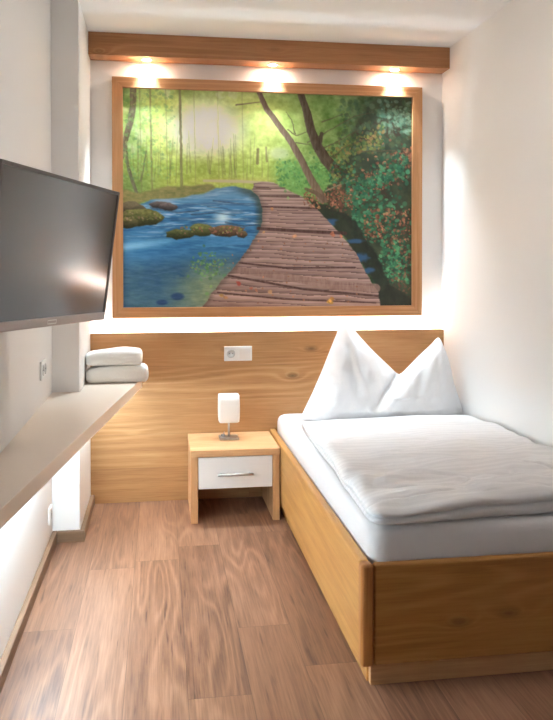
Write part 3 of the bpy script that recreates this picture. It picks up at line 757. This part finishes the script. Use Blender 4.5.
bm = bmesh.new(); cyl(bm, (-0.030, 0.012, 0.011), (-0.030, 0.012, 0.022), 0.013, 18, 0.011); link('switch', bm, M['grey'], lamp)
bm = bmesh.new(); tube(bm, [(-0.020, 0.040, 0.004), (-0.024, 0.08, 0.0035), (-0.020, 0.11, 0.0035), (-0.012, 0.148, 0.0035)], 0.0026); link('cable', bm, M['grey'], lamp, True)

# ------------------------------------------------------------------ wall sockets
def plate_thing(name, label, cat, origin, rot, w, h):
    t = thing(name, label, cat, origin); t.rotation_euler = (0, 0, rot)
    bm = bmesh.new(); box(bm, (-w / 2, -0.010, -h / 2), (w / 2, -0.0005, h / 2), 0.003, 3); link('cover_plate', bm, M['plastic'], t)
    return t
def socket_insert(t, x):
    bm = bmesh.new(); n = 28
    pr = [(0.024, -0.0105), (0.0215, -0.0125), (0.020, -0.0125), (0.0185, -0.0102), (0.001, -0.0102)]
    rings = [[bm.verts.new((x + r * math.cos(2 * math.pi * k / n), y, r * math.sin(2 * math.pi * k / n))) for k in range(n)] for r, y in pr]
    for a, b in zip(rings, rings[1:]):
        for k in range(n): bm.faces.new((a[k], a[(k + 1) % n], b[(k + 1) % n], b[k]))
    bm.faces.new(rings[-1]); bm.faces.new(rings[0])
    s_ = link('socket', bm, M['socket'], t, True)
    bm = bmesh.new()
    for dx in (-0.0095, 0.0095): cyl(bm, (x + dx, -0.0103, 0), (x + dx, -0.0115, 0), 0.0028, 12)
    link('pin_hole', bm, M['dark'], s_)
s1 = plate_thing('wall_socket', 'white double cover with round power socket and blank switch on the headboard', 'socket', (0.928, HB, 0.814), 0, 0.157, 0.082)
socket_insert(s1, -0.040)
bm = bmesh.new(); box(bm, (0.008, -0.0135, -0.031), (0.070, -0.0098, 0.031), 0.0015, 2); link('rocker', bm, M['white'], s1)
s2 = plate_thing('wall_socket', 'pale cover plate on the left wall just above the shelf', 'socket', (XM, -0.93, 0.858), math.pi / 2, 0.13, 0.08)
socket_insert(s2, -0.03); socket_insert(s2, 0.033)
s3 = plate_thing('wall_socket', 'small white socket low on the left wall below the shelf', 'socket', (XM, -0.73, 0.165), math.pi / 2, 0.075, 0.075)
socket_insert(s3, 0.0)

# ------------------------------------------------------------------ shelf
SZ = 0.708; ST = 0.047
def shelf_bm(z0, z1, shrink=0.0):
    bm = bmesh.new()
    YE = -0.205; fx = lambda y: 0.399 - (YE - y) * 0.292 / 2.215 - shrink
    pl = [(XM + 0.001, -3.0), (fx(-3.0), -3.0), (fx(YE), YE), (XP + 0.001, YE), (XP + 0.001, YP - 0.001), (XM + 0.001, YP - 0.001)]
    a = [bm.verts.new((x, y, z0)) for x, y in pl]; b = [bm.verts.new((x, y, z1)) for x, y in pl]
    bm.faces.new(a); bm.faces.new(b)
    for k in range(len(pl)): bm.faces.new((a[k], a[(k + 1) % len(pl)], b[(k + 1) % len(pl)], b[k]))
    return bm
shf = thing('wall_shelf', 'long cream wall shelf tapering along the left wall, lit underneath', 'shelf', (XM + 0.1, -1.5, SZ))
bm = shelf_bm(SZ - ST, SZ); bmesh.ops.translate(bm, verts=bm.verts[:], vec=-Vector(shf.location))
bmesh.ops.bevel(bm, geom=[e for e in bm.edges], offset=0.0015, segments=1, affect='EDGES')
link('shelf_board', bm, M['shelf'], shf)
bm = bmesh.new(); l = shf.location
box(bm, (XM + 0.052 - l.x, -2.5 - l.y, SZ - ST - 0.009 - l.z), (XM + 0.066 - l.x, YP - 0.26 - l.y, SZ - ST - 0.001 - l.z))
box(bm, (XP + 0.05 - l.x, YP + 0.1 - l.y, SZ - ST - 0.009 - l.z), (XP + 0.062 - l.x, -0.22 - l.y, SZ - ST - 0.001 - l.z))
st = link('light_strip', bm, M['led2'], shf); st['label'] = 'glowing strip of light below the shelf'

# ------------------------------------------------------------------ towels
def towel(name, label, cx, cy, z0, w, d, h, rot, seed):
    def td(p, kind):
        x, y, z = p
        e = max(0, (-x - w / 2 + 0.05) / 0.05)
        left = x < -w / 2 + 0.05
        z2 = z * (0.86 + 0.22 * math.sin((x / w + 0.5) * math.pi * 0.75)) + nz((x, y, z), (9, 9, 6), seed) * 0.006 * (z > 0.004)
        y2 = y + nz((x, z, 0), (10, 20, 1), seed + 3) * 0.004
        if left and kind == 'side':
            # open, layered end
            x = x - 0.010 * abs(math.sin(z / h * math.pi * 2.0)) ** 0.6 + 0.008 + 0.003 * math.sin(y * 60)
        return Vector((x, y2, max(z2, 0.0)))
    n = 11
    pr = []
    for k in range(n + 1):
        a = math.pi * k / n; sg = lambda v: math.copysign(abs(v) ** 0.72, v); pr.append((0.36 * h * (1 - sg(math.sin(a))), h / 2 + h / 2 * sg(math.cos(a))))
    pr = [(0.5 * h + 0.01, h)] + pr + [(0.5 * h + 0.01, 0)]
    bm = soft_slab(-w / 2, w / 2, -d / 2, d / 2, pr, rad=0.03, nr=16, ns=50, disp=td)
    o = link(name, bm, M['towel'], None, True, (cx, cy, z0)); o.rotation_euler = (0, 0, rot)
    return tag(o, label, 'towel', 'folded towels on the shelf')
towel('towel', 'folded white towel lying on the shelf, lower of the two', 0.277, -0.296, SZ + 0.001, 0.315, 0.175, 0.080, 0.03, 1.0)
towel('towel', 'folded white towel, upper of the two stacked on the shelf', 0.262, -0.296, SZ + 0.0895, 0.285, 0.17, 0.074, 0.02, 5.0)

# ------------------------------------------------------------------ television
TW, TH = 0.735, 0.43
TR = Vector((0.363, -1.734, 1.550)); a_, b_, g_ = [math.radians(v) for v in (19.56, 7.25, 0.9)]
u = Vector((math.sin(a_), math.cos(a_), 0)); nh = Vector((math.cos(a_), -math.sin(a_), 0)); dn = -math.sin(b_) * nh - math.cos(b_) * Vector((0, 0, 1))
u2 = math.cos(g_) * u + math.sin(g_) * dn; d2 = -math.sin(g_) * u + math.cos(g_) * dn
nrm = u2.cross(-d2).normalized()
ctr = TR - u2 * TW / 2 + d2 * TH / 2
tv = thing('television', 'dark flat television tilted down on the left wall above the shelf', 'television')
R = Matrix((u2, -d2, nrm)).transposed().to_4x4()    # local x right, y up, z out of the screen
tv.matrix_world = Matrix.Translation(ctr) @ R
def tb(name, a, b, mat, **k): return boxo(name, a, b, mat, tv, **k)
w2, h2 = TW / 2, TH / 2; bz = 0.011; bt = 0.026
bm = bmesh.new()
box(bm, (-w2, h2 - bz, -0.018), (w2, h2, 0.0), 0.002, 2)
box(bm, (-w2, -h2 + bt - 0.001, -0.018), (-w2 + bz, h2 - bz + 0.001, -0.0002), 0.001, 1); box(bm, (w2 - bz, -h2 + bt - 0.001, -0.018), (w2, h2 - bz + 0.001, -0.0002), 0.001, 1)
link('bezel', bm, M['bezel'], tv)
bl = tb('lower_bezel', (-w2, -h2, -0.018), (w2, -h2 + bt, 0.0), M['bezel_low'], bev=0.003); bl['label'] = 'grey bar below the screen, lightened to show reflected light'
tb('screen', (-w2 + bz, -h2 + bt, -0.014), (w2 - bz, h2 - bz, -0.003), M['screen'])
tb('back_housing', (-w2 + 0.001, -h2 + 0.001, -0.030), (w2 - 0.001, h2 - 0.001, -0.0185), M['dark'], bev=0.003)
tb('rear_bulge', (-0.24, -0.17, -0.055), (0.24, 0.12, -0.0305), M['dark'], bev=0.012, seg=3)
bm = bmesh.new()
lx = 0.035
lx = -0.008
box(bm, (lx - 0.027, -h2 + 0.0165, 0.0), (lx + 0.027, -h2 + 0.0195, 0.0006)); box(bm, (lx - 0.027, -h2 + 0.0065, 0.0), (lx + 0.027, -h2 + 0.0095, 0.0006))
box(bm, (lx - 0.027, -h2 + 0.0095, 0.0), (lx - 0.0245, -h2 + 0.0165, 0.0006)); box(bm, (lx + 0.0245, -h2 + 0.0095, 0.0), (lx + 0.027, -h2 + 0.0165, 0.0006))
lg = link('logo', bm, M['silver'], tv); lg['label'] = 'small silver maker mark'
# bracket: arm from the rear to a plate on the wall
inv = tv.matrix_world.inverted()
rear = Vector((0, -0.02, -0.056)); wallp = Vector((XM + 0.012, ctr.y + 0.06, ctr.z - 0.0)); 
bm = bmesh.new(); box(bm, (-0.10, -0.10, -0.064), (0.10, 0.10, -0.0555), 0.002, 1)
br = link('wall_bracket', bm, M['dark'], tv)
bm = bmesh.new(); cyl(bm, (0, -0.02, -0.06), inv @ wallp, 0.014, 16); link('arm', bm, M['dark'], br)
bm = bmesh.new(); box(bm, (XM + 0.0005, wallp.y - 0.05, wallp.z - 0.09), (XM + 0.014, wallp.y + 0.05, wallp.z + 0.09), 0.002, 1)
bm.transform(inv); link('wall_plate', bm, M['dark'], br)

# ------------------------------------------------------------------ ceiling lamp out of view, added to brighten bed and walls
cl = thing('added_ceiling_lamp', 'round white glass lamp added out of view on the ceiling to brighten the bed and walls', 'lamp', (1.15, -1.82, H))
bm = bmesh.new(); cyl(bm, (0, 0, -0.03), (0, 0, -0.001), 0.20, 48); link('base', bm, M['white'], cl)
bm = bmesh.new(); prof = [(0.185, -0.031), (0.187, -0.045), (0.175, -0.065), (0.13, -0.082), (0.07, -0.09), (0.004, -0.092)]
rings = [[bm.verts.new((r * math.cos(2 * math.pi * k / 48), r * math.sin(2 * math.pi * k / 48), z)) for k in range(48)] for r, z in prof]
for a, b in zip(rings, rings[1:]):
    for k in range(48): bm.faces.new((a[k], a[(k + 1) % 48], b[(k + 1) % 48], b[k]))
bm.faces.new(rings[-1]); bm.faces.new(rings[0]); link('lamp_shade', bm, M['added_lampglow'], cl, True)

# ------------------------------------------------------------------ camera, world, view
cam = bpy.data.cameras.new('camera'); co_ = bpy.data.objects.new('camera', cam); COL.objects.link(co_)
cam.sensor_fit = 'AUTO'; cam.sensor_width = 36; cam.lens = 771.14 * 36 / 720
cam.shift_y = (276.11 - 360) / 720; cam.clip_start = 0.05
co_.location = (0.494, -4.37, 1.30); co_.rotation_euler = (math.radians(90 - 0.67), 0, math.radians(-8.601))
S.camera = co_
w = bpy.data.worlds.new('world'); S.world = w; w.use_nodes = True
w.node_tree.nodes['Background'].inputs[0].default_value = (0.9, 0.85, 0.8, 1); w.node_tree.nodes['Background'].inputs[1].default_value = 0.05
S.view_settings.view_transform = 'Standard'; S.view_settings.look = 'None'
S.view_settings.exposure = 2.3; S.view_settings.gamma = 1.0; S.view_settings.use_curve_mapping = False
